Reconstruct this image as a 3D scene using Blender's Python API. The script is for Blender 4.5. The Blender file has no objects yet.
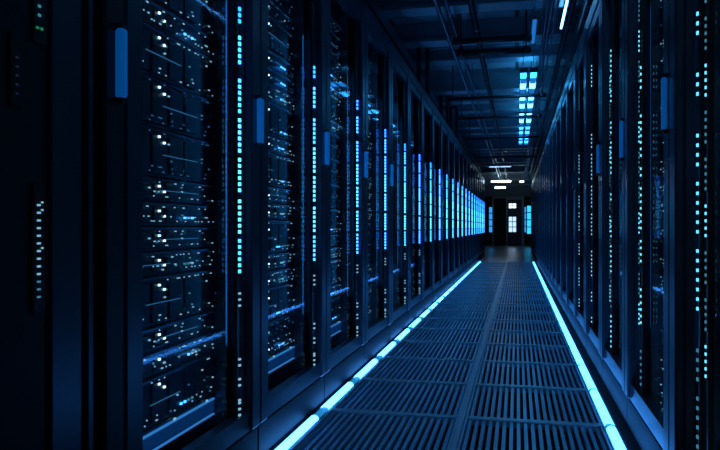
import bpy, math, random
from mathutils import Vector

# ---------------------------------------------------------------- units
# Everything is laid out in "eye heights" (H) and scaled by S to metres.
# X = across the aisle, Y = down the aisle, Z = up from the raised floor.
S = 0.85
random.seed(7)
scene = bpy.context.scene
COL = scene.collection

# ---------------------------------------------------------------- materials
def mat(name, base=(.02, .02, .025), rough=.45, metal=0.0, emit=None, strength=0.0, bump=None, spec=.5):
    m = bpy.data.materials.new(name)
    m.use_nodes = True
    nt = m.node_tree
    b = nt.nodes['Principled BSDF']
    b.inputs['Base Color'].default_value = (*base, 1)
    b.inputs['Roughness'].default_value = rough
    b.inputs['Metallic'].default_value = metal
    b.inputs['Specular IOR Level'].default_value = spec
    if emit:
        b.inputs['Emission Color'].default_value = (*emit, 1)
        b.inputs['Emission Strength'].default_value = strength
    if bump:
        tc = nt.nodes.new('ShaderNodeTexCoord')
        nz = nt.nodes.new('ShaderNodeTexNoise')
        nz.inputs['Scale'].default_value = bump[0]
        nz.inputs['Detail'].default_value = 4
        nt.links.new(tc.outputs['Object'], nz.inputs['Vector'])
        mr = nt.nodes.new('ShaderNodeMapRange')
        mr.inputs['To Min'].default_value = max(0.02, rough - bump[1])
        mr.inputs['To Max'].default_value = rough + bump[1]
        nt.links.new(nz.outputs['Fac'], mr.inputs['Value'])
        nt.links.new(mr.outputs['Result'], b.inputs['Roughness'])
    return m

def glass(name, tint, fac):
    m = bpy.data.materials.new(name)
    m.use_nodes = True
    nt = m.node_tree
    for n in list(nt.nodes):
        nt.nodes.remove(n)
    out = nt.nodes.new('ShaderNodeOutputMaterial')
    mix = nt.nodes.new('ShaderNodeMixShader')
    tr = nt.nodes.new('ShaderNodeBsdfTransparent')
    gl = nt.nodes.new('ShaderNodeBsdfGlossy')
    lw = nt.nodes.new('ShaderNodeLayerWeight')
    lw.inputs['Blend'].default_value = .5
    pw = nt.nodes.new('ShaderNodeMath')
    pw.operation = 'POWER'
    pw.inputs[1].default_value = 5
    mul = nt.nodes.new('ShaderNodeMath')
    mul.operation = 'MULTIPLY_ADD'
    mul.inputs[1].default_value = fac
    mul.inputs[2].default_value = .02
    tr.inputs['Color'].default_value = (*tint, 1)
    gl.inputs['Color'].default_value = (.8, .9, 1, 1)
    gl.inputs['Roughness'].default_value = .04
    nt.links.new(lw.outputs['Facing'], pw.inputs[0])
    nt.links.new(pw.outputs[0], mul.inputs[0])
    nt.links.new(mul.outputs[0], mix.inputs['Fac'])
    nt.links.new(tr.outputs[0], mix.inputs[1])
    nt.links.new(gl.outputs[0], mix.inputs[2])
    nt.links.new(mix.outputs[0], out.inputs['Surface'])
    return m

def ceiling_mat():
    m = mat('ceiling_panels', (.16, .18, .20), .6)
    nt = m.node_tree
    b = nt.nodes['Principled BSDF']
    tc = nt.nodes.new('ShaderNodeTexCoord')
    br = nt.nodes.new('ShaderNodeTexBrick')
    br.offset = 0.0
    br.inputs['Scale'].default_value = 1.0
    br.inputs['Brick Width'].default_value = .6
    br.inputs['Row Height'].default_value = .6
    br.inputs['Mortar Size'].default_value = .02
    br.inputs['Color1'].default_value = (.32, .34, .36, 1)
    br.inputs['Color2'].default_value = (.52, .54, .56, 1)
    br.inputs['Mortar'].default_value = (.03, .03, .035, 1)
    nt.links.new(tc.outputs['Object'], br.inputs['Vector'])
    nt.links.new(br.outputs['Color'], b.inputs['Base Color'])
    return m

def vinyl_mat():
    m = mat('grey_vinyl', (.22, .23, .25), .28)
    nt = m.node_tree
    b = nt.nodes['Principled BSDF']
    tc = nt.nodes.new('ShaderNodeTexCoord')
    nz = nt.nodes.new('ShaderNodeTexNoise')
    nz.inputs['Scale'].default_value = 6
    cr = nt.nodes.new('ShaderNodeValToRGB')
    cr.color_ramp.elements[0].color = (.40, .41, .43, 1)
    cr.color_ramp.elements[1].color = (.52, .53, .55, 1)
    nt.links.new(tc.outputs['Object'], nz.inputs['Vector'])
    nt.links.new(nz.outputs['Fac'], cr.inputs['Fac'])
    nt.links.new(cr.outputs['Color'], b.inputs['Base Color'])
    return m

M = dict(
    frame=mat('blue_black_metal', (.06, .09, .14), .34, .0, bump=(9, .06)),
    door=mat('dark_door_metal', (.06, .09, .13), .30, .3, bump=(14, .05)),
    body=mat('black_metal', (.012, .015, .022), .5),
    inner=mat('black_interior', (.01, .012, .016), .6),
    plinth=mat('plinth_metal', (.009, .013, .018), .6, spec=.2),
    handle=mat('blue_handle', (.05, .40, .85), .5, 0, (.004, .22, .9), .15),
    cap=mat('black_plastic', (.012, .012, .014), .4),
    glass=glass('cabinet_glass', (.92, .97, 1), .16),
    rail=mat('rail_steel', (.10, .13, .17), .35, .8),
    chassis=mat('chassis_black', (.035, .045, .06), .45, .3),
    face=mat('faceplate_black', (.03, .042, .055), .35, .2, bump=(40, .1)),
    lip=mat('lip_steel', (.18, .25, .34), .28, .9),
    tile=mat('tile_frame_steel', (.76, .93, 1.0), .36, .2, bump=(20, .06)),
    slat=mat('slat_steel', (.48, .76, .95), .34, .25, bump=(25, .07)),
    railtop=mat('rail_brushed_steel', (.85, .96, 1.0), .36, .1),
    pit=mat('underfloor_black', (.006, .007, .009), .8),
    vinyl=vinyl_mat(),
    ceil=ceiling_mat(),
    wall=mat('dark_wall', (.02, .024, .032), .55),
    beam=mat('beam_blue_grey', (.32, .36, .40), .4, .2, bump=(5, .1)),
    pipe=mat('pipe_black', (.02, .023, .028), .4),
    conduit=mat('conduit_steel', (.20, .24, .29), .3, .8),
    tray=mat('tray_steel', (.22, .25, .28), .4, .7),
    channel=mat('channel_aluminium', (.35, .4, .45), .35, .6),
    pale=mat('pale_frame', (.6, .64, .68), .4, .3),
    bar=mat('light_bar_black', (.01, .014, .022), .35),
)
def emis(name, col, st, sample=None):
    m = mat(name, (.02, .02, .02), .5, 0, col, st)
    if sample:
        m.cycles.emission_sampling = sample
    return m
E = dict(
    strip=emis('strip_cyan', (.05, .31, 1.0), 7.5),
    strip_r=emis('strip_blue', (.04, .29, 1.0), 7.0),
    strip_dim=emis('strip_dim', (.02, .34, .8), .5),
    blue=emis('led_blue', (.012, .16, 1.0), 4.0),
    azure=emis('led_azure', (.03, .27, 1.0), 3.6),
    cyan=emis('led_cyan', (.06, .44, 1.0), 3.2),
    teal=emis('led_teal', (.12, .62, .88), 1.2),
    teal_dim=emis('led_teal_dim', (.08, .40, .60), .35, 'NONE'),
    white=emis('led_white', (.50, .84, 1.0), 2.0, 'NONE'),
    pinprick=emis('led_pale', (.25, .60, .85), .6, 'NONE'),
    faint=emis('led_faint', (.03, .2, .45), .35, 'NONE'),
    faint2=emis('led_ghost', (.02, .08, .2), .15, 'NONE'),
    green=emis('led_green', (.02, .35, .16), .4, 'NONE'),
    bluelamp=emis('lamp_blue', (.02, .34, 1.0), 5.0),
    bluelamp2=emis('lamp_azure', (.04, .42, 1.0), 12.0),
    dimlamp=emis('lamp_dim', (.012, .16, .55), .7),
    linelamp=emis('lamp_line', (.10, .42, 1.0), 12.0),
    whitelamp=emis('lamp_white', (.50, .76, 1.0), 12.0),
    inner=emis('fill_blue', (.02, .34, 1.0), 4),  # for the fill light added inside the near cabinets
    fill_r=emis('fill_blue_dim', (.02, .32, 1.0), 1.6),
    window=emis('window_glow', (.42, .66, 1.0), 1.1),
    transom=emis('transom_glow', (.75, .88, 1.0), 1.6),
    panel=emis('panel_glow', (.02, .30, .85), .9),
    panel_c=emis('panel_glow_cyan', (.02, .45, .95), 1.3),
    trayglow=emis('tray_glow', (.01, .13, .55), .12),
    trayline=emis('tray_line', (.04, .30, .85), .5),
)

# ---------------------------------------------------------------- mesh builder
class MB:
    def __init__(self, mirror=None):
        self.v, self.f, self.smooth = [], [], []
        self.mirror = mirror
    def box(self, x0, x1, y0, y1, z0, z1, bevel=0.0):
        if self.mirror is not None:
            x0, x1 = self.mirror - x1, self.mirror - x0
        n = len(self.v)
        b = bevel
        if b <= 0:
            for z in (z0, z1):
                self.v += [(x0, y0, z), (x1, y0, z), (x1, y1, z), (x0, y1, z)]
            q = [(0, 3, 2, 1), (4, 5, 6, 7), (0, 1, 5, 4), (1, 2, 6, 5), (2, 3, 7, 6), (3, 0, 4, 7)]
            self.f += [tuple(n + i for i in t) for t in q]
            self.smooth += [False] * 6
        else:
            # chamfered along the vertical edges and the top and bottom rims
            ring = lambda i, z: [(x0 + i + b, y0 + i, z), (x1 - i - b, y0 + i, z), (x1 - i, y0 + i + b, z), (x1 - i, y1 - i - b, z),
                                 (x1 - i - b, y1 - i, z), (x0 + i + b, y1 - i, z), (x0 + i, y1 - i - b, z), (x0 + i, y0 + i + b, z)]
            for i, z in ((b * .6, z0), (0, z0 + b), (0, z1 - b), (b * .6, z1)):
                self.v += ring(i, z)
            self.f.append(tuple(n + 7 - i for i in range(8)))
            self.f.append(tuple(n + 24 + i for i in range(8)))
            for r in range(3):
                for i in range(8):
                    j = (i + 1) % 8
                    self.f.append((n + r * 8 + i, n + r * 8 + j, n + r * 8 + 8 + j, n + r * 8 + 8 + i))
            self.smooth += [False] * 26
        return self
    def tube(self, pts, r, seg=10):
        pts = [Vector(p) for p in pts]
        n0 = len(self.v)
        t0 = (pts[1] - pts[0]).normalized()
        up = Vector((0, 0, 1)) if abs(t0.z) < .9 else Vector((1, 0, 0))
        a = t0.cross(up).normalized()
        for i, p in enumerate(pts):
            t = ((pts[min(i + 1, len(pts) - 1)] - pts[max(i - 1, 0)])).normalized()
            a = (a - t * a.dot(t)).normalized()
            b = t.cross(a)
            for k in range(seg):
                ang = 2 * math.pi * k / seg
                self.v.append(tuple(p + (a * math.cos(ang) + b * math.sin(ang)) * r))
        for i in range(len(pts) - 1):
            for k in range(seg):
                k2 = (k + 1) % seg
                o = n0 + i * seg
                self.f.append((o + k, o + k2, o + seg + k2, o + seg + k))
                self.smooth.append(True)
        self.f.append(tuple(n0 + seg - 1 - k for k in range(seg)))
        self.f.append(tuple(n0 + (len(pts) - 1) * seg + k for k in range(seg)))
        self.smooth += [False, False]
        return self
    def dome(self, x0, x1, y0, y1, z, h, n=8):
        """half-round bar lying along y"""
        n0 = len(self.v)
        c, r = (x0 + x1) / 2, (x1 - x0) / 2
        for y in (y0, y1):
            for k in range(n + 1):
                a = math.pi * k / n
                self.v.append((c + r * math.cos(a), y, z + h * math.sin(a)))
        for k in range(n):
            self.f.append((n0 + k, n0 + k + 1, n0 + n + 2 + k, n0 + n + 1 + k))
            self.smooth.append(True)
        self.f.append(tuple(n0 + n - k for k in range(n + 1)))
        self.f.append(tuple(n0 + n + 1 + k for k in range(n + 1)))
        self.f.append((n0, n0 + n + 1, n0 + 2 * n + 1, n0 + n))
        self.smooth += [False] * 3
        return self
    def mesh(self, name, m):
        me = bpy.data.meshes.new(name)
        me.from_pydata([tuple(c * S for c in p) for p in self.v], [], self.f)
        for p, s in zip(me.polygons, self.smooth):
            p.use_smooth = s
        me.materials.append(m)
        me.update()
        return me
    def mark(self):
        self.split_at = len(self.f)
        return self
    def build2(self, name, m, m2, parent=None):
        """faces added after mark() take the second material"""
        me = self.mesh(name, m)
        me.materials.append(m2)
        for p in me.polygons:
            p.material_index = 1 if p.index >= self.split_at else 0
        return put(name, me, parent)
    def build(self, name, m, parent=None, loc=None):
        return put(name, self.mesh(name, m), parent, loc)

def put(name, me, parent=None, loc=None):
    o = bpy.data.objects.new(name, me)
    COL.objects.link(o)
    if parent:
        o.parent = parent
    if loc:
        o.location = [c * S for c in loc]
    return o

def tag(o, label, cat, group=None, kind=None):
    o['label'] = label
    o['category'] = cat
    if group:
        o['group'] = group
    if kind:
        o['kind'] = kind
    return o

def empty(name, loc, rz=0.0):
    o = bpy.data.objects.new(name, None)
    COL.objects.link(o)
    o.empty_display_size = .1
    o.location = [c * S for c in loc]
    o.rotation_euler = (0, 0, rz)
    return o

def struct(mb, name, m, parent=None):
    o = mb.build(name, m, parent)
    o['kind'] = 'structure'
    return o

def copy_tree(o, parent=None):
    c = o.copy()
    COL.objects.link(c)
    c.parent = parent
    for ch in list(o.children):
        copy_tree(ch, c)
    return c

ORD = ['', 'first', 'second', 'third', 'fourth', 'fifth', 'sixth', 'seventh', 'eighth', 'ninth', 'tenth', 'eleventh', 'twelfth', 'thirteenth',
       'fourteenth', 'fifteenth', 'sixteenth', 'seventeenth', 'eighteenth', 'nineteenth', 'twentieth', 'twenty-first', 'twenty-second',
       'twenty-third', 'twenty-fourth', 'twenty-fifth', 'twenty-sixth', 'twenty-seventh', 'twenty-eighth', 'twenty-ninth', 'thirtieth']

# ---------------------------------------------------------------- layout numbers
P = 1.06                     # cabinet pitch
WL, WR = -1.07, 0.53         # aisle faces of the two rows
BL0, BR0 = 1.77, 1.625       # where the first glass cabinet of each row starts
NL, NR = 21, 25
T0, TP, TN = 2.92, 0.80, 22  # floor tiles: start, pitch, rows
SL = (-1.065, -1.005)        # floor light strips
SR = (0.425, 0.487)
TILE_END = T0 + TP * TN
BACK, FRONT = 38.0, -2.5
SIDE_L, SIDE_R = -2.6, 2.1
CEIL = 3.35
TOP = 2.64                   # cabinet height

# ---------------------------------------------------------------- setting
fl = MB()
fl.box(SIDE_L, SIDE_R, FRONT, BACK, -.32, -.14)
fl.box(SIDE_L, SL[0], FRONT, TILE_END, -.14, 0)
fl.box(SR[1], SIDE_R, FRONT, TILE_END, -.14, 0)
fl.box(SL[0], SR[1], FRONT, T0 - .002, -.14, 0)
struct(fl, 'floor', M['pit'])
fb = MB().box(SIDE_L, SIDE_R, TILE_END + .001, BACK, -.14, 0)
struct(fb, 'floor_landing', M['vinyl'])
struct(MB().box(SIDE_L, SIDE_R, FRONT, BACK, CEIL, CEIL + .1), 'ceiling', M['ceil'])
struct(MB().box(SIDE_L - .1, SIDE_L, FRONT, BACK, -.32, CEIL + .1), 'wall_left', M['wall'])
struct(MB().box(SIDE_R, SIDE_R + .1, FRONT, BACK, -.32, CEIL + .1), 'wall_right', M['wall'])
struct(MB().box(SIDE_L - .1, SIDE_R + .1, BACK, BACK + .1, -.32, CEIL + .1), 'wall_back', M['wall'])
struct(MB().box(SIDE_L - .1, SIDE_R + .1, FRONT - .1, FRONT, -.32, CEIL + .1), 'wall_front', M['wall'])
struct(MB().box(SIDE_L, SIDE_R, BACK - .4, BACK - .004, 2.62, CEIL - .004), 'wall_bulkhead', M['beam'])
# cross beams under the ceiling
y, k = 1.2, 0
while y < BACK - 1:
    k += 1
    b = MB()
    dep = (.20, .13, .26)[k % 3]
    b.box(SIDE_L + .01, SIDE_R - .01, y, y + .16, CEIL - dep, CEIL - .003)
    b.box(SIDE_L + .01, SIDE_R - .01, y - .05, y + .21, CEIL - dep - .03, CEIL - dep)
    struct(b, 'beam' if k == 1 else 'beam.%03d' % (k - 1), M['beam'])
    y += 1.28 + (k % 2) * .14

# back wall door, frame
yb = BACK - .004
d = MB()
d.box(-.50, .24, yb - .06, yb, .0, 2.44)
door = struct(d, 'door_1', M['frame'])
fr = MB()
for x0, x1 in ((-.56, -.50), (.24, .30)):
    fr.box(x0, x1, yb - .09, yb, 0, 2.50)
fr.box(-.56, .30, yb - .09, yb, 2.44, 2.50)
struct(fr, 'door_frame', M['pale'], door)
for nm, z0, z1, mt, rows in (('door_window', .72, 1.56, 'window', 3), ('transom_window', 1.98, 2.26, 'transom', 2)):
    p_ = MB()
    for i in range(2):
        for j in range(rows):
            h = (z1 - z0) / rows
            p_.box(-.42 + i * .20, -.25 + i * .20, yb - .072, yb - .06, z0 + j * h + .02, z0 + (j + 1) * h - .02)
    struct(p_, nm, E[mt], door)
mu = MB().box(-.44, -.03, yb - .068, yb - .06, .70, 1.58)
struct(mu, 'window_frame', M['body'], door)
mh = MB().box(.14, .17, yb - .12, yb - .06, .9, 1.15)
struct(mh, 'door_handle', M['rail'], door)
tr = MB()
tr.box(-1.28, -1.22, yb - .12, yb, 0, 2.58)
tr.box(.30, .36, yb - .12, yb, 0, 2.58)
tr.box(-1.28, .36, yb - .12, yb, 2.53, 2.60)
struct(tr, 'trim_1', M['pale'])

# lit wall panels beside the door
def wall_panel(x0, x1, z0, z1, m, label):
    r = empty('light_panel', ((x0 + x1) / 2, yb - .03, z0))
    f = MB()
    f.box(x0 - .03, x1 + .03, -.03, .03, z0 - .03, z1 + .03)
    fo = f.build('frame', M['body'], r)
    fo.location = (-(x0 + x1) / 2 * S, 0, -z0 * S)
    n = 4
    for i in range(n):
        h = (z1 - z0) / n
        g = MB().box(x0, x1, -.045, -.03, z0 + i * h + .025, z0 + (i + 1) * h - .025).build('pane', m, r)
        g.location = fo.location
    tag(r, label, 'light panel', 'lit panels on the end wall')
wall_panel(-1.45, -1.29, .7, 2.08, E['panel'], 'tall blue lit panel on the end wall, before the left row of cabinets')
wall_panel(.39, .46, .7, 2.08, E['panel'], 'narrow dim blue lit panel on the end wall, just right of the door')
wall_panel(.52, .72, .62, 2.14, E['panel_c'], 'bright cyan lit panel on the end wall, against the right row')

# ---------------------------------------------------------------- floor tiles
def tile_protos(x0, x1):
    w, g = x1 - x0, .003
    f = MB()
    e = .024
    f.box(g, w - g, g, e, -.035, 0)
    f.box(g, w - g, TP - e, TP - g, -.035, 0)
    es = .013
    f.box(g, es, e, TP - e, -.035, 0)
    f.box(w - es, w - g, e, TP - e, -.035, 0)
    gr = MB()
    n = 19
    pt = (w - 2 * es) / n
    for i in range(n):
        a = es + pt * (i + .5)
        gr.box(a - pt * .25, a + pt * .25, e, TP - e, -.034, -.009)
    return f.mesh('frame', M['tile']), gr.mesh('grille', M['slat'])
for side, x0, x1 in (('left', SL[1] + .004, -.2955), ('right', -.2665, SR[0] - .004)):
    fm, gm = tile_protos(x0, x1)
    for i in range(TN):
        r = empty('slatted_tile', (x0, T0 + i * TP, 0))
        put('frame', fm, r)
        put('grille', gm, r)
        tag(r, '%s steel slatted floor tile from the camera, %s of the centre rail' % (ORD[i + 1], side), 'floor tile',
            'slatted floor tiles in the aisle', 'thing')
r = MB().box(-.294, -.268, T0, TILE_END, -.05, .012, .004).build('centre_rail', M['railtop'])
tag(r, 'long flat steel rail between the two columns of slatted floor tiles', 'rail')

# floor light strips
for side, (x0, x1), lit, m in (('left', SL, .60, E['strip']), ('right', SR, .73, E['strip_r'])):
    r = empty('floor_light_strip', ((x0 + x1) / 2, T0, 0))
    w = (x1 - x0) / 2 - .001
    MB().box(-w, w, .001, TP * TN - .001, -.05, -.004).build('channel', M['channel'], r)
    sm = MB().dome(-w * .80, w * .80, 0, lit, 0, .020).mesh('lit_segment', m)
    gm = MB().dome(-w * .75, w * .75, lit, TP, 0, .012).mesh('joint_cover', E['strip_dim'])
    for i in range(TN):
        put('lit_segment', sm, r, (0, i * TP + .004, -.004))
        put('joint_cover', gm, r, (0, i * TP + .004 if i < TN - 1 else i * TP, -.004))
    tag(r, 'glowing cyan light strip in the floor along the foot of the %s cabinets' % side, 'light strip', 'floor light strips')

# ---------------------------------------------------------------- cabinets
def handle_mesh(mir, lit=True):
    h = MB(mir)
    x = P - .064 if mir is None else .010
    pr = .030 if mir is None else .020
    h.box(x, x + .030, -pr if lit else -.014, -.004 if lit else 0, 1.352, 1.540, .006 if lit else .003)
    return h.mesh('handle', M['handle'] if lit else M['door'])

def handle_caps(mir, d):
    x = P - .062 if mir is None else .012
    pr = .026 if mir is None else .017
    MB(mir).box(x, x + .026, -pr, 0, 1.338, 1.352).build('handle_cap', M['cap'], d)
    MB(mir).box(x, x + .026, -pr, 0, 1.540, 1.554).build('handle_cap', M['cap'], d)

def make_cabinet(mir):
    """root Empty at the near (left row) / far (right row, mirrored) foot; x runs along the row, y goes into the cabinet"""
    r = empty('server_cabinet', (0, 0, 0))
    e = .003
    b = MB(mir)
    b.box(e, .02, .06, 1.1, .02, TOP)
    b.box(P - .02, P - e, .06, 1.1, .02, TOP)
    b.box(.02, P - .02, 1.08, 1.1, .02, TOP)
    b.box(.02, P - .02, .06, 1.08, TOP - .02, TOP)
    b.box(.02, P - .02, .06, 1.08, .02, .05)
    b.build('body', M['body'], r)
    p = MB(mir).box(e, P - e, .012, .058, .002, .15, .006)
    p.build('plinth', M['plinth'], r)
    hd = MB(mir)
    hd.box(e, P - e, .006, .058, 2.53, TOP, .006)
    hd.build('header', M['door'], r)
    d_ = MB(mir)
    d_.box(e, .10, 0, .06, .155, 2.525, .008)
    d_.box(P - .10, P - e, 0, .06, .155, 2.525, .008)
    d_.box(.10, P - .10, .012, .058, .155, .235)
    d_.box(.10, P - .10, .012, .058, 2.45, 2.525)
    # gasket step inside the stiles
    d_.box(.10, .118, .03, .058, .235, 2.45)
    d_.box(P - .118, P - .10, .03, .058, .235, 2.45)
    d = d_.build('door', M['door'], r)
    MB(mir).box(.118, P - .118, .046, .052, .235, 2.45).build('glass_pane', M['glass'], d)
    MB(mir).box(.125, .14, .10, .15, .1, 2.5).build('mounting_rail', M['rail'], r)
    MB(mir).box(P - .14, P - .125, .10, .15, .1, 2.5).build('mounting_rail', M['rail'], r)
    return r

def light_bar(r, mir, mods, x, w, dep, dotp, z_of=None):
    """mods: (z0, n dots, material, fill)"""
    zs = [m[0] for m in mods] + [m[0] + m[1] * dotp for m in mods]
    bk = MB(mir).box(x - w * .5 - .006, x + w * .5 + .006, .024, .040, .2355, 2.4495)
    bar = bk.build('light_bar', M['bar'], r)
    for z0, n, m, fill in mods:
        k = MB(mir)
        for i in range(n):
            k.box(x - w / 2, x + w / 2, .0215 - dep, .0215, z0 + i * dotp, z0 + (i + fill) * dotp)
        k.mark().box(x - w / 2 - .002, x + w / 2 + .002, .0215, .0238, z0 - .003, z0 + (n - 1 + fill) * dotp + .003)
        k.build2('dot_module', m, M['bar'], bar)
    return bar

def place(r, side, B):
    if side == 'left':
        r.location = (WL * S, B * S, 0)
        r.rotation_euler = (0, 0, math.pi / 2)
    else:
        r.location = (WR * S, (B + P) * S, 0)
        r.rotation_euler = (0, 0, -math.pi / 2)

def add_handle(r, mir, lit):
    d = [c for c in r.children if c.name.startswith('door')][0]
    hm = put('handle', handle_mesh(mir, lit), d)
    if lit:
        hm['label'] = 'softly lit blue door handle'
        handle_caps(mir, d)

def added_fill_light(r, mir):  # added blue fill, tucked behind the door stile to brighten the server fronts
    MB(mir).box(P - .05, P - .03, .061, .068, .5, 2.1).build('added_fill_light', E['inner'] if mir is None else E['fill_r'], r)

def far_panel(r, mir, seed):
    rnd = random.Random(seed)
    ep = MB(mir)
    z = .12
    while z < 2.4:
        h = rnd.choice((.085, .085, .17))
        ep.box(.145, P - .145, .13, .2, z, z + h - .006)
        z += h
    ep = ep.build('equipment_panel', M['face'], r)
    dt = MB(mir)
    for i in range(40):
        x, z = rnd.uniform(.2, P - .2), rnd.uniform(.15, 2.2)
        dt.box(x, x + .012, .124, .13, z, z + .008)
    dt.build('dot_pattern', E['pinprick'] if mir is None else E['faint'], ep)

NEAR_L, NEAR_R = 5, 3
protoL, protoR = make_cabinet(None), make_cabinet(P)
row_left = [protoL] + [copy_tree(protoL) for _ in range(NL - 1)]
row_right = [protoR] + [copy_tree(protoR) for _ in range(NR - 1)]
# ---- left row, glass cabinets
for k in range(NL):
    r = row_left[k]
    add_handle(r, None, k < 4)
    r.name = 'server_cabinet'
    place(r, 'left', BL0 + P * k)
    g = min(1.0, k / 10)
    w, dep, dp = .0135 + .010 * g, .007 + .012 * g, .0245
    mods = []
    cols = [E['azure'], E['cyan'], E['cyan'], E['cyan'], E['azure'], E['azure'], E['blue']]
    rnd = random.Random(100 + k)
    z = .815
    for i, c in enumerate(cols):
        n = 6 if i < 5 else (5 if i == 5 else 3)
        mods.append((z, n, c, .55 + .27 * g))
        z += n * dp + (.012 if i not in (1, 4) else .02) + (.03 if k < 3 and i > 3 else 0)
    if k < 6:
        for z0, n in ((.68, 3), (.44, 2), (.36, 2), (.24, 3), (.30, 1)):
            mods.append((z0, n, E['pinprick'], .3))
    light_bar(r, None, mods, P - .19, w, dep, dp)
    if k < NEAR_L:
        added_fill_light(r, None)
    else:
        far_panel(r, None, k)
    tag(r, '%s cabinet with a bright blue light bar from the camera in the left row' % ORD[k + 1], 'cabinet', 'server cabinets along the aisle')
# ---- right row
for k in range(NR):
    r = row_right[k]
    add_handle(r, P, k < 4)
    r.name = 'server_cabinet'
    place(r, 'right', BR0 + P * k)
    if k < 5:
        rnd = random.Random(300 + k)
        dp = .030
        mods = []
        z = .28
        while z < 2.25:
            n = rnd.choice((2, 3, 4, 6, 7))
            br = .9 < z < 1.75
            c = E['teal'] if (br or rnd.random() < .35) else rnd.choice((E['teal_dim'], E['teal_dim'], E['teal']))
            if k > 4:
                c = E['teal_dim']
            if z < 1.7 or rnd.random() < .55:
                mods.append((z, n, c, .34))
            z += n * dp + rnd.choice((.03, .03, .1))
        x = P - (.325, .36, .385, .33, .30)[k]
        light_bar(r, P, mods, x, .011, .005, dp)
        if k < 3:
            m2 = [(.55 + i * .14, 5, E['teal_dim'] if i % 3 else E['teal'], .4) for i in range(11)]
            light_bar(r, P, m2, x - .095 if k == 0 else x + .05, .007, .004, .022)
    if k < NEAR_R:
        added_fill_light(r, P)
    else:
        far_panel(r, P, 50 + k)
    tag(r, ('%s dark cabinet from the camera in the right row, with dim dotted lights' if k < 5 else
            '%s dark cabinet from the camera in the right row, far down the aisle') % ORD[k + 1], 'cabinet', 'server cabinets along the aisle')

# ---- solid-door cabinet at the left edge
r = empty('server_cabinet', (0, 0, 0))
place(r, 'left', BL0 - P)
b = MB()
b.box(.003, .02, .06, 1.1, .02, TOP).box(P - .02, P - .003, .06, 1.1, .02, TOP).box(.02, P - .02, 1.08, 1.1, .02, TOP)
b.box(.02, P - .02, .06, 1.08, TOP - .02, TOP).box(.02, P - .02, .06, 1.08, .02, .05)
b.build('body', M['body'], r)
MB().box(.003, P - .003, .012, .058, .002, .15, .006).build('plinth', M['plinth'], r)
MB().box(.003, P - .003, .006, .058, 2.53, TOP, .006).build('header', M['door'], r)
d_ = MB()
d_.box(.003, .10, 0, .06, .155, 2.525, .008)
d_.box(P - .10, P - .003, 0, .06, .155, 2.525, .008)
d_.box(.10, P - .10, .030, .06, .155, 2.525)
d = d_.build('door', M['body'], r)
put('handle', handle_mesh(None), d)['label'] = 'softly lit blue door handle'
handle_caps(None, d)
MB().box(.765, .885, .018, .030, .2, 2.5, .004).build('door_panel', M['door'], d)
MB().box(.50, .512, .02, .03, .2, 2.5).build('seam_strip', M['door'], d)
MB().box(.905, .925, .012, .030, .2, 2.5).build('seam_strip', M['door'], d)
MB().box(.30, .74, .024, .030, .2, 2.5, .003).build('door_panel', M['inner'], d)
bk = MB().box(.700, .740, .016, .024, .80, 1.10).build('indicator_strip', M['bar'], r)
for i in range(13):
    MB().box(.710, .7195, .013, .016, .835 + i * .0178, .8395 + i * .0178).build('indicator_dash', E['pinprick'] if i > 2 else E['teal_dim'], bk)
for i in (6, 11, 12):
    MB().box(.724, .729, .013, .016, .842 + i * .0178, .846 + i * .0178).build('indicator_dash', E['pinprick'], bk)
bk = MB().box(.700, .745, .016, .024, 1.43, 1.62).build('indicator_strip', M['bar'], r)
for i in range(6):
    MB().box(.713, .7205, .013, .016, 1.49 + i * .021, 1.496 + i * .021).build('indicator_dash', E['teal_dim'], bk)
MB().box(.706, .714, .013, .016, 1.460, 1.4645).box(.722, .728, .013, .016, 1.460, 1.466).build('indicator_dash', E['green'], bk)
bk = MB().box(.625, .665, .016, .024, 1.27, 1.43).build('indicator_strip', M['bar'], r)
for i in range(5):
    MB().box(.639, .645, .013, .016, 1.295 + i * .020, 1.299 + i * .020).build('indicator_dash', E['faint2'], bk)
tag(r, 'dark solid-door cabinet at the left edge with a ladder of small indicator dashes', 'cabinet', 'server cabinets along the aisle')

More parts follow.
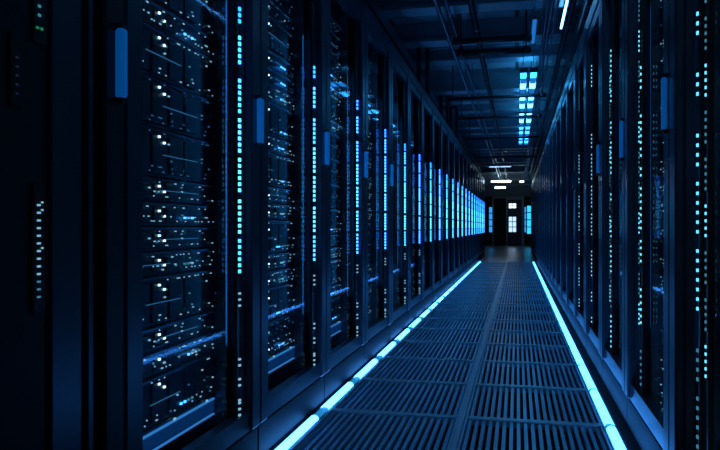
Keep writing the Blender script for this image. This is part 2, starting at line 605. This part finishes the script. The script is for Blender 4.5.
# ---------------------------------------------------------------- servers
U = .0857
SX0, SX1 = .150, P - .150        # faceplate span, between the mounting rails
def server_proto(units, seed, mir):
    rnd = random.Random(seed)
    h = units * U - .006
    r = empty('server_unit', (0, 0, 0))
    MB(mir).box(SX0 + .012, SX1 - .012, .168, .92, .004, h - .002).build('chassis', M['chassis'], r)
    f = MB(mir).box(SX0, SX1, .150, .166, 0, h, .003)
    f.build('faceplate', M['face'], r)
    MB(mir).box(SX0 + .01, SX1 - .01, .140, .150, h - .008, h - .003).build('top_lip', M['lip'], r)
    if units == 1:
        for i in range(rnd.choice((3, 4, 5))):
            x = .33 + i * .085
            MB(mir).box(x, x + .07, .143, .150, .012, h - .02, .003).build('drive_bay', M['chassis'], r)
    else:
        for i in range(4):
            x = .28 + i * .12
            MB(mir).box(x, x + .108, .142, .150, .012, h - .02, .004).build('drive_bay', M['chassis'], r)
    def light(x, z, m, w=.009, hh=.007, nm='status_light'):
        MB(mir).box(x, x + w, .136, .142, z, z + hh).build(nm, m, r)
    zt = h - .028
    if rnd.random() < .75:
        light(SX0 + .006, zt, E['white'])
    if rnd.random() < .8:
        x = .235 + rnd.uniform(-.006, .006)
        light(x, .018, E['white'] if rnd.random() < .5 else E['pinprick'])
        light(x + .026, .018, E['pinprick'], .009, .006)
        if rnd.random() < .5:
            light(x + .05, .020, E['pinprick'], .007, .005)
    if rnd.random() < .85:
        light(.44, zt - .004, E['white'], .009, .007)
        light(.475, zt - .022, E['white'] if rnd.random() < .6 else E['pinprick'], .009, .007)
    if rnd.random() < .8:
        x = rnd.choice((.60, .63, .66))
        for i in range(rnd.choice((2, 3, 4))):
            light(x + i * .03, .026, rnd.choice((E['azure'], E['pinprick'], E['teal_dim'])), .012, .007)
    for i in range(rnd.choice((3, 5, 7))):
        light(rnd.uniform(.2, .88), rnd.uniform(.012, h - .02), rnd.choice((E['faint'], E['teal_dim'], E['pinprick'])), .007, .005)
    pr = MB(mir)
    for i in range(rnd.choice((16, 24, 30))):
        x, z = rnd.uniform(.18, .90), rnd.choice((.014, .03, h - .016))
        pr.box(x, x + rnd.choice((.004, .006, .012)), .139, .1425, z, z + .004)
    pr.build('dot_pattern', E['faint'] if rnd.random() < .5 else E['pinprick'], r)
    if rnd.random() < .7:
        x = rnd.uniform(.2, .6)
        MB(mir).box(x, x + rnd.uniform(.15, .3), .138, .142, h * .45, h * .45 + .003).build('light_or_glint_line', E['faint'], r)  # glint of a lit shelf edge, put in as a thin glowing line
    return r

def glow_tray(mir):
    r = empty('server_unit', (0, 0, 0))
    h = .10
    MB(mir).box(SX0 + .012, SX1 - .012, .168, .92, .004, h - .002).build('chassis', M['chassis'], r)
    MB(mir).box(SX0, SX1, .150, .166, 0, h, .003).build('faceplate', M['face'], r)
    MB(mir).box(SX0 + .004, SX1 - .004, .142, .150, .078, .084).build('light_or_glint_line', E['trayline'], r)
    MB(mir).box(SX0 + .004, SX1 - .004, .144, .150, .030, .074).build('light_window', E['trayglow'], r)
    MB(mir).box(SX0 + .004, SX1 - .004, .142, .150, .016, .021).build('light_or_glint_line', E['trayline'], r)
    for x in (.2, .55, .82):
        MB(mir).box(x, x + .012, .136, .142, .086, .094).build('status_light', E['pinprick'], r)
    return r

protos = {}
def server(units, var, mir):
    key = (units, var, mir)
    if key not in protos:
        protos[key] = server_proto(units, 1000 * units + var * 17 + 3, mir)
        return protos[key]
    return copy_tree(protos[key])

def look_of(units):
    return {1: 'slim black server', 2: 'tall black server', 3: 'deep-faced black server'}[units]

trays = {}
for side, n, B0, mir in (('left', NEAR_L, BL0, None), ('right', NEAR_R, BR0, P)):
    for k in range(n):
        rnd = random.Random(k + (0 if side == 'left' else 40))
        z, c = .095, 0
        B = B0 + P * k
        top = 2.42
        if side == 'left' and k < 3:
            z = .215 if k == 0 else .25
        while True:
            c += 1
            if side == 'left' and k < 3 and c == 1:
                if 'L' in trays:
                    o = copy_tree(trays['L'])
                else:
                    o = trays['L'] = glow_tray(mir)
                units, hh = 0, .104
                lab = 'server tray with glowing blue lines, lowest in the %s glass-door cabinet of the left row' % ORD[k + 1]
            else:
                units = rnd.choices((1, 2), (7, 3))[0]
                hh = units * U
                if z + hh > top:
                    break
                o = server(units, rnd.randrange(9 if units == 1 else 5), mir)
                lab = '%s, %s from the bottom in the %s glass-door cabinet of the %s row' % (look_of(units), ORD[c], ORD[k + 1], side)
            o.name = 'server_unit'
            place(o, side, B)
            o.location.z = z * S
            tag(o, lab, 'server', 'servers in the glass-door cabinets')
            # a shelf under the lowest unit carries the stack
            z += hh

# ---------------------------------------------------------------- ceiling services
def tray(x0, x1, y0, y1, z, label):
    r = empty('cable_tray', (0, 0, 0))
    MB().box(x0, x0 + .012, y0, y1, z, z + .12).build('side_rail', M['tray'], r)
    MB().box(x1 - .012, x1, y0, y1, z, z + .12).build('side_rail', M['tray'], r)
    yy = y0 + .1
    rung = MB().box(-(x1 - x0) / 2 + .012, (x1 - x0) / 2 - .012, 0, .03, .004, .02).mesh('rung', M['tray'])
    while yy < y1 - .05:
        put('rung', rung, r, ((x0 + x1) / 2, yy, z))
        yy += .4
    yy = y0 + .6
    while yy < y1:
        hg = MB().tube([((x0 + x1) / 2, yy, z + .01), ((x0 + x1) / 2, yy, CEIL - .003)], .008, 6)
        hg.build('hanger_rod', M['conduit'], r)
        yy += 3.0
    tag(r, label, 'cable tray', 'overhead cable trays')
tray(-1.46, -1.24, .8, 25.0, 2.93, 'long ladder cable tray hung over the front of the left cabinets')
tray(.56, .86, .8, 29.0, 2.84, 'long ladder cable tray hung over the right cabinets')

def long_pipe(x, z, rad, y0, y1, m, label, name='ceiling_pipe', group='pipes running along the ceiling'):
    r = empty(name, (x, y0, z))
    MB().tube([(0, 0, 0), (0, y1 - y0, 0)], rad, 10).build('pipe', m, r)
    yy = 1.3
    while yy < y1 - y0:
        c = MB()
        c.tube([(0, yy - .02, 0), (0, yy + .02, 0)], rad * 1.35, 10)
        c.build('clamp', M['tray'], r)
        MB().tube([(0, yy, rad), (0, yy, CEIL - z - .003)], .006, 6).build('hanger_rod', M['conduit'], r)
        yy += 2.6
    tag(r, label, 'pipe', group)
pos = ['first', 'second', 'third', 'fourth', 'fifth', 'sixth', 'seventh']
for i, (x, z, rad, m) in enumerate(((-.68, 2.93, .022, 'conduit'), (-.60, 2.95, .014, 'conduit'), (-.40, 3.0, .03, 'pipe'),
                                    (.26, 2.92, .012, 'conduit'), (.30, 2.95, .016, 'conduit'), (.345, 2.93, .011, 'conduit'), (.48, 2.98, .03, 'pipe'))):
    kind = 'thick black pipe' if m == 'pipe' else 'thin steel conduit'
    long_pipe(x, z, rad, .6, 29.5, M[m], '%s along the ceiling, %s from the left' % (kind, pos[i]))

def cross_pipe(y, z, rad, x0, x1, label):
    r = empty('cross_pipe', ((x0 + x1) / 2, y, z))
    c = (x0 + x1) / 2
    MB().tube([(x0 - c, 0, 0), (x1 - c, 0, 0)], rad, 12).build('pipe', M['pipe'], r)
    for x in (x0 + .05, x1 - .05):
        MB().tube([(x - c - .03, 0, 0), (x - c + .03, 0, 0)], rad * 1.3, 12).build('flange', M['pipe'], r)
        MB().tube([(x - c, 0, rad), (x - c, 0, CEIL - z - .003)], .009, 6).build('hanger_rod', M['pipe'], r)
    tag(r, label, 'pipe', 'dark pipes crossing the aisle')
cross_pipe(6.95, 2.83, .032, -.62, .14, 'thick black pipe crossing the ceiling, nearer of the pair')
cross_pipe(7.30, 2.80, .032, -.62, .14, 'thick black pipe crossing the ceiling, farther of the pair')
cross_pipe(10.1, 2.84, .024, -.95, .40, 'long dark pipe crossing just before the paired blue ceiling lights')
cross_pipe(11.7, 2.80, .024, -.95, .40, 'long dark pipe crossing in front of the paired blue ceiling lights')
cross_pipe(5.1, 2.95, .028, -.95, .05, 'short black pipe crossing the ceiling at the top of the picture')
cross_pipe(14.6, 2.82, .024, -1.0, .45, 'dark pipe crossing under the far end of the blue ceiling lights')
cross_pipe(18.2, 2.78, .024, -1.0, .45, 'dark pipe crossing the ceiling beyond the blue lights, before the faint white tube')

def pipe_loop(x, y, z0, z1, w, rad, label):
    r = empty('pipe_loop', (x, y, z0))
    pts = [(-w / 2, 0, 0)]
    h = z1 - z0
    rr = w / 2 * .8
    for i in range(9):
        a = math.pi - math.pi / 2 * i / 8
        pts.append((-w / 2 + rr + rr * math.cos(a), 0, h - rr + rr * math.sin(a)))
    for i in range(9):
        a = math.pi / 2 - math.pi / 2 * i / 8
        pts.append((w / 2 - rr + rr * math.cos(a), 0, h - rr + rr * math.sin(a)))
    pts.append((w / 2, 0, 0))
    MB().tube(pts, rad, 12).build('bent_pipe', M['pipe'], r)
    for s in (-1, 1):
        MB().tube([(s * w / 2, 0, 0), (s * w / 2, 0, .04)], rad * 1.3, 12).build('collar', M['pipe'], r)
    tag(r, label, 'pipe', 'dark bent pipes over the left cabinets')
pipe_loop(-1.13, 8.6, 2.642, 3.24, .11, .026, 'black bent pipe standing on the left cabinets, first of three')
pipe_loop(-1.13, 11.2, 2.642, 3.24, .11, .028, 'black bent pipe standing on the left cabinets, second of three')
pipe_loop(-1.13, 12.9, 2.642, 3.20, .11, .026, 'black bent pipe standing on the left cabinets, third of three')

# ceiling lamps
def lamp(x0, x1, y0, y1, z, m, label, cells=2, drop=0.0, group='blue ceiling lights', name='ceiling_light', rods=True):
    r = empty(name, ((x0 + x1) / 2, (y0 + y1) / 2, z))
    w, l = (x1 - x0) / 2, (y1 - y0) / 2
    hs = MB()
    t = min(.02, w * .2)
    hs.box(-w, w, -.012, .012, .052, .06)
    hs.box(-w, -w + t, -l, l, 0, .06).box(w - t, w, -l, l, 0, .06)
    hs.box(-w + t, w - t, -l, -l + t, 0, .06).box(-w + t, w - t, l - t, l, 0, .06)
    hs.build('housing', M['tray'], r)
    along = l >= w
    L = (l if along else w) - t
    for i in range(cells):
        a, b_ = -L + 2 * L * i / cells + .012, -L + 2 * L * (i + 1) / cells - .012
        mm = m[i % len(m)] if isinstance(m, (list, tuple)) else m
        if along:
            MB().box(-w + t + .004, w - t - .004, a, b_, .004, .05).build('diffuser', mm, r)
        else:
            MB().box(a, b_, -l + t + .004, l - t - .004, .004 - drop, .05).build('diffuser', mm, r)
    if rods:
        for s in (-.7, .7):
            p = (0, s * l, .06) if along else (s * w, 0, .06)
            MB().tube([p, (p[0], p[1], CEIL - z - .003)], .006, 6).build('hanger_rod', M['tray'], r)
    tag(r, label, 'ceiling light', group)

for j, (x0, x1, sd) in enumerate(((.03, .13, 'left'), (.155, .255, 'right'))):
    for i in range(5):
        y0 = 9.0 + i * 1.62
        mm = [E['bluelamp'] if i in (0, 3, 4) else E['bluelamp2'], E['dimlamp'], E['bluelamp2'] if i < 3 else E['bluelamp'], E['dimlamp']]
        lamp(x0, x1, y0, y0 + 1.45, 2.93, mm, '%s blue lit ceiling lamp in the %s file of the paired lights' % (ORD[i + 1], sd), 4)
lamp(.135, .185, 6.6, 7.5, 2.90, E['dimlamp'], 'small dim blue lamp on the ceiling before the paired lights', 1)
lamp(.405, .432, -1.0, 7.1, 2.93, E['linelamp'], 'thin bright blue line lamp above the right cabinets', 6)
for y0, x0, x1, z, lab in ((27.6, -1.0, -.20, 2.80, 'bright white tube light across the far end of the aisle'),
                           (27.6, .08, .28, 2.78, 'short white tube light beside the bright one at the far end'),
                           (21.6, -.85, -.15, 2.84, 'faint white tube light crossing the ceiling nearer than the bright one'),
                           (30.5, -.95, -.45, 2.72, 'short white tube light just beyond the bright one')):
    lamp(x0, x1, y0, y0 + .09, z, E['whitelamp'] if y0 > 22 else E['window'], lab, 2, .07 if y0 > 22 else .03, 'white tube lights at the far end')

# ---------------------------------------------------------------- world, camera
w = bpy.data.worlds.new('room_world')
scene.world = w
w.use_nodes = True
w.node_tree.nodes['Background'].inputs['Color'].default_value = (.01, .03, .08, 1)
w.node_tree.nodes['Background'].inputs['Strength'].default_value = .05

cam = bpy.data.cameras.new('camera')
cam.sensor_width = 36
cam.lens = 36 * 700 / 720
cam.shift_y = 2 / 720
cam.clip_start = .05
co = bpy.data.objects.new('camera', cam)
COL.objects.link(co)
co.location = (0, 0, 1.0 * S)
co.rotation_euler = (math.pi / 2, 0, math.atan(157 / 700))
scene.camera = co

vs = scene.view_settings
vs.view_transform = 'Standard'
vs.look = 'None'
vs.exposure = 0.4
vs.gamma = 1.0
vs.use_curve_mapping = False
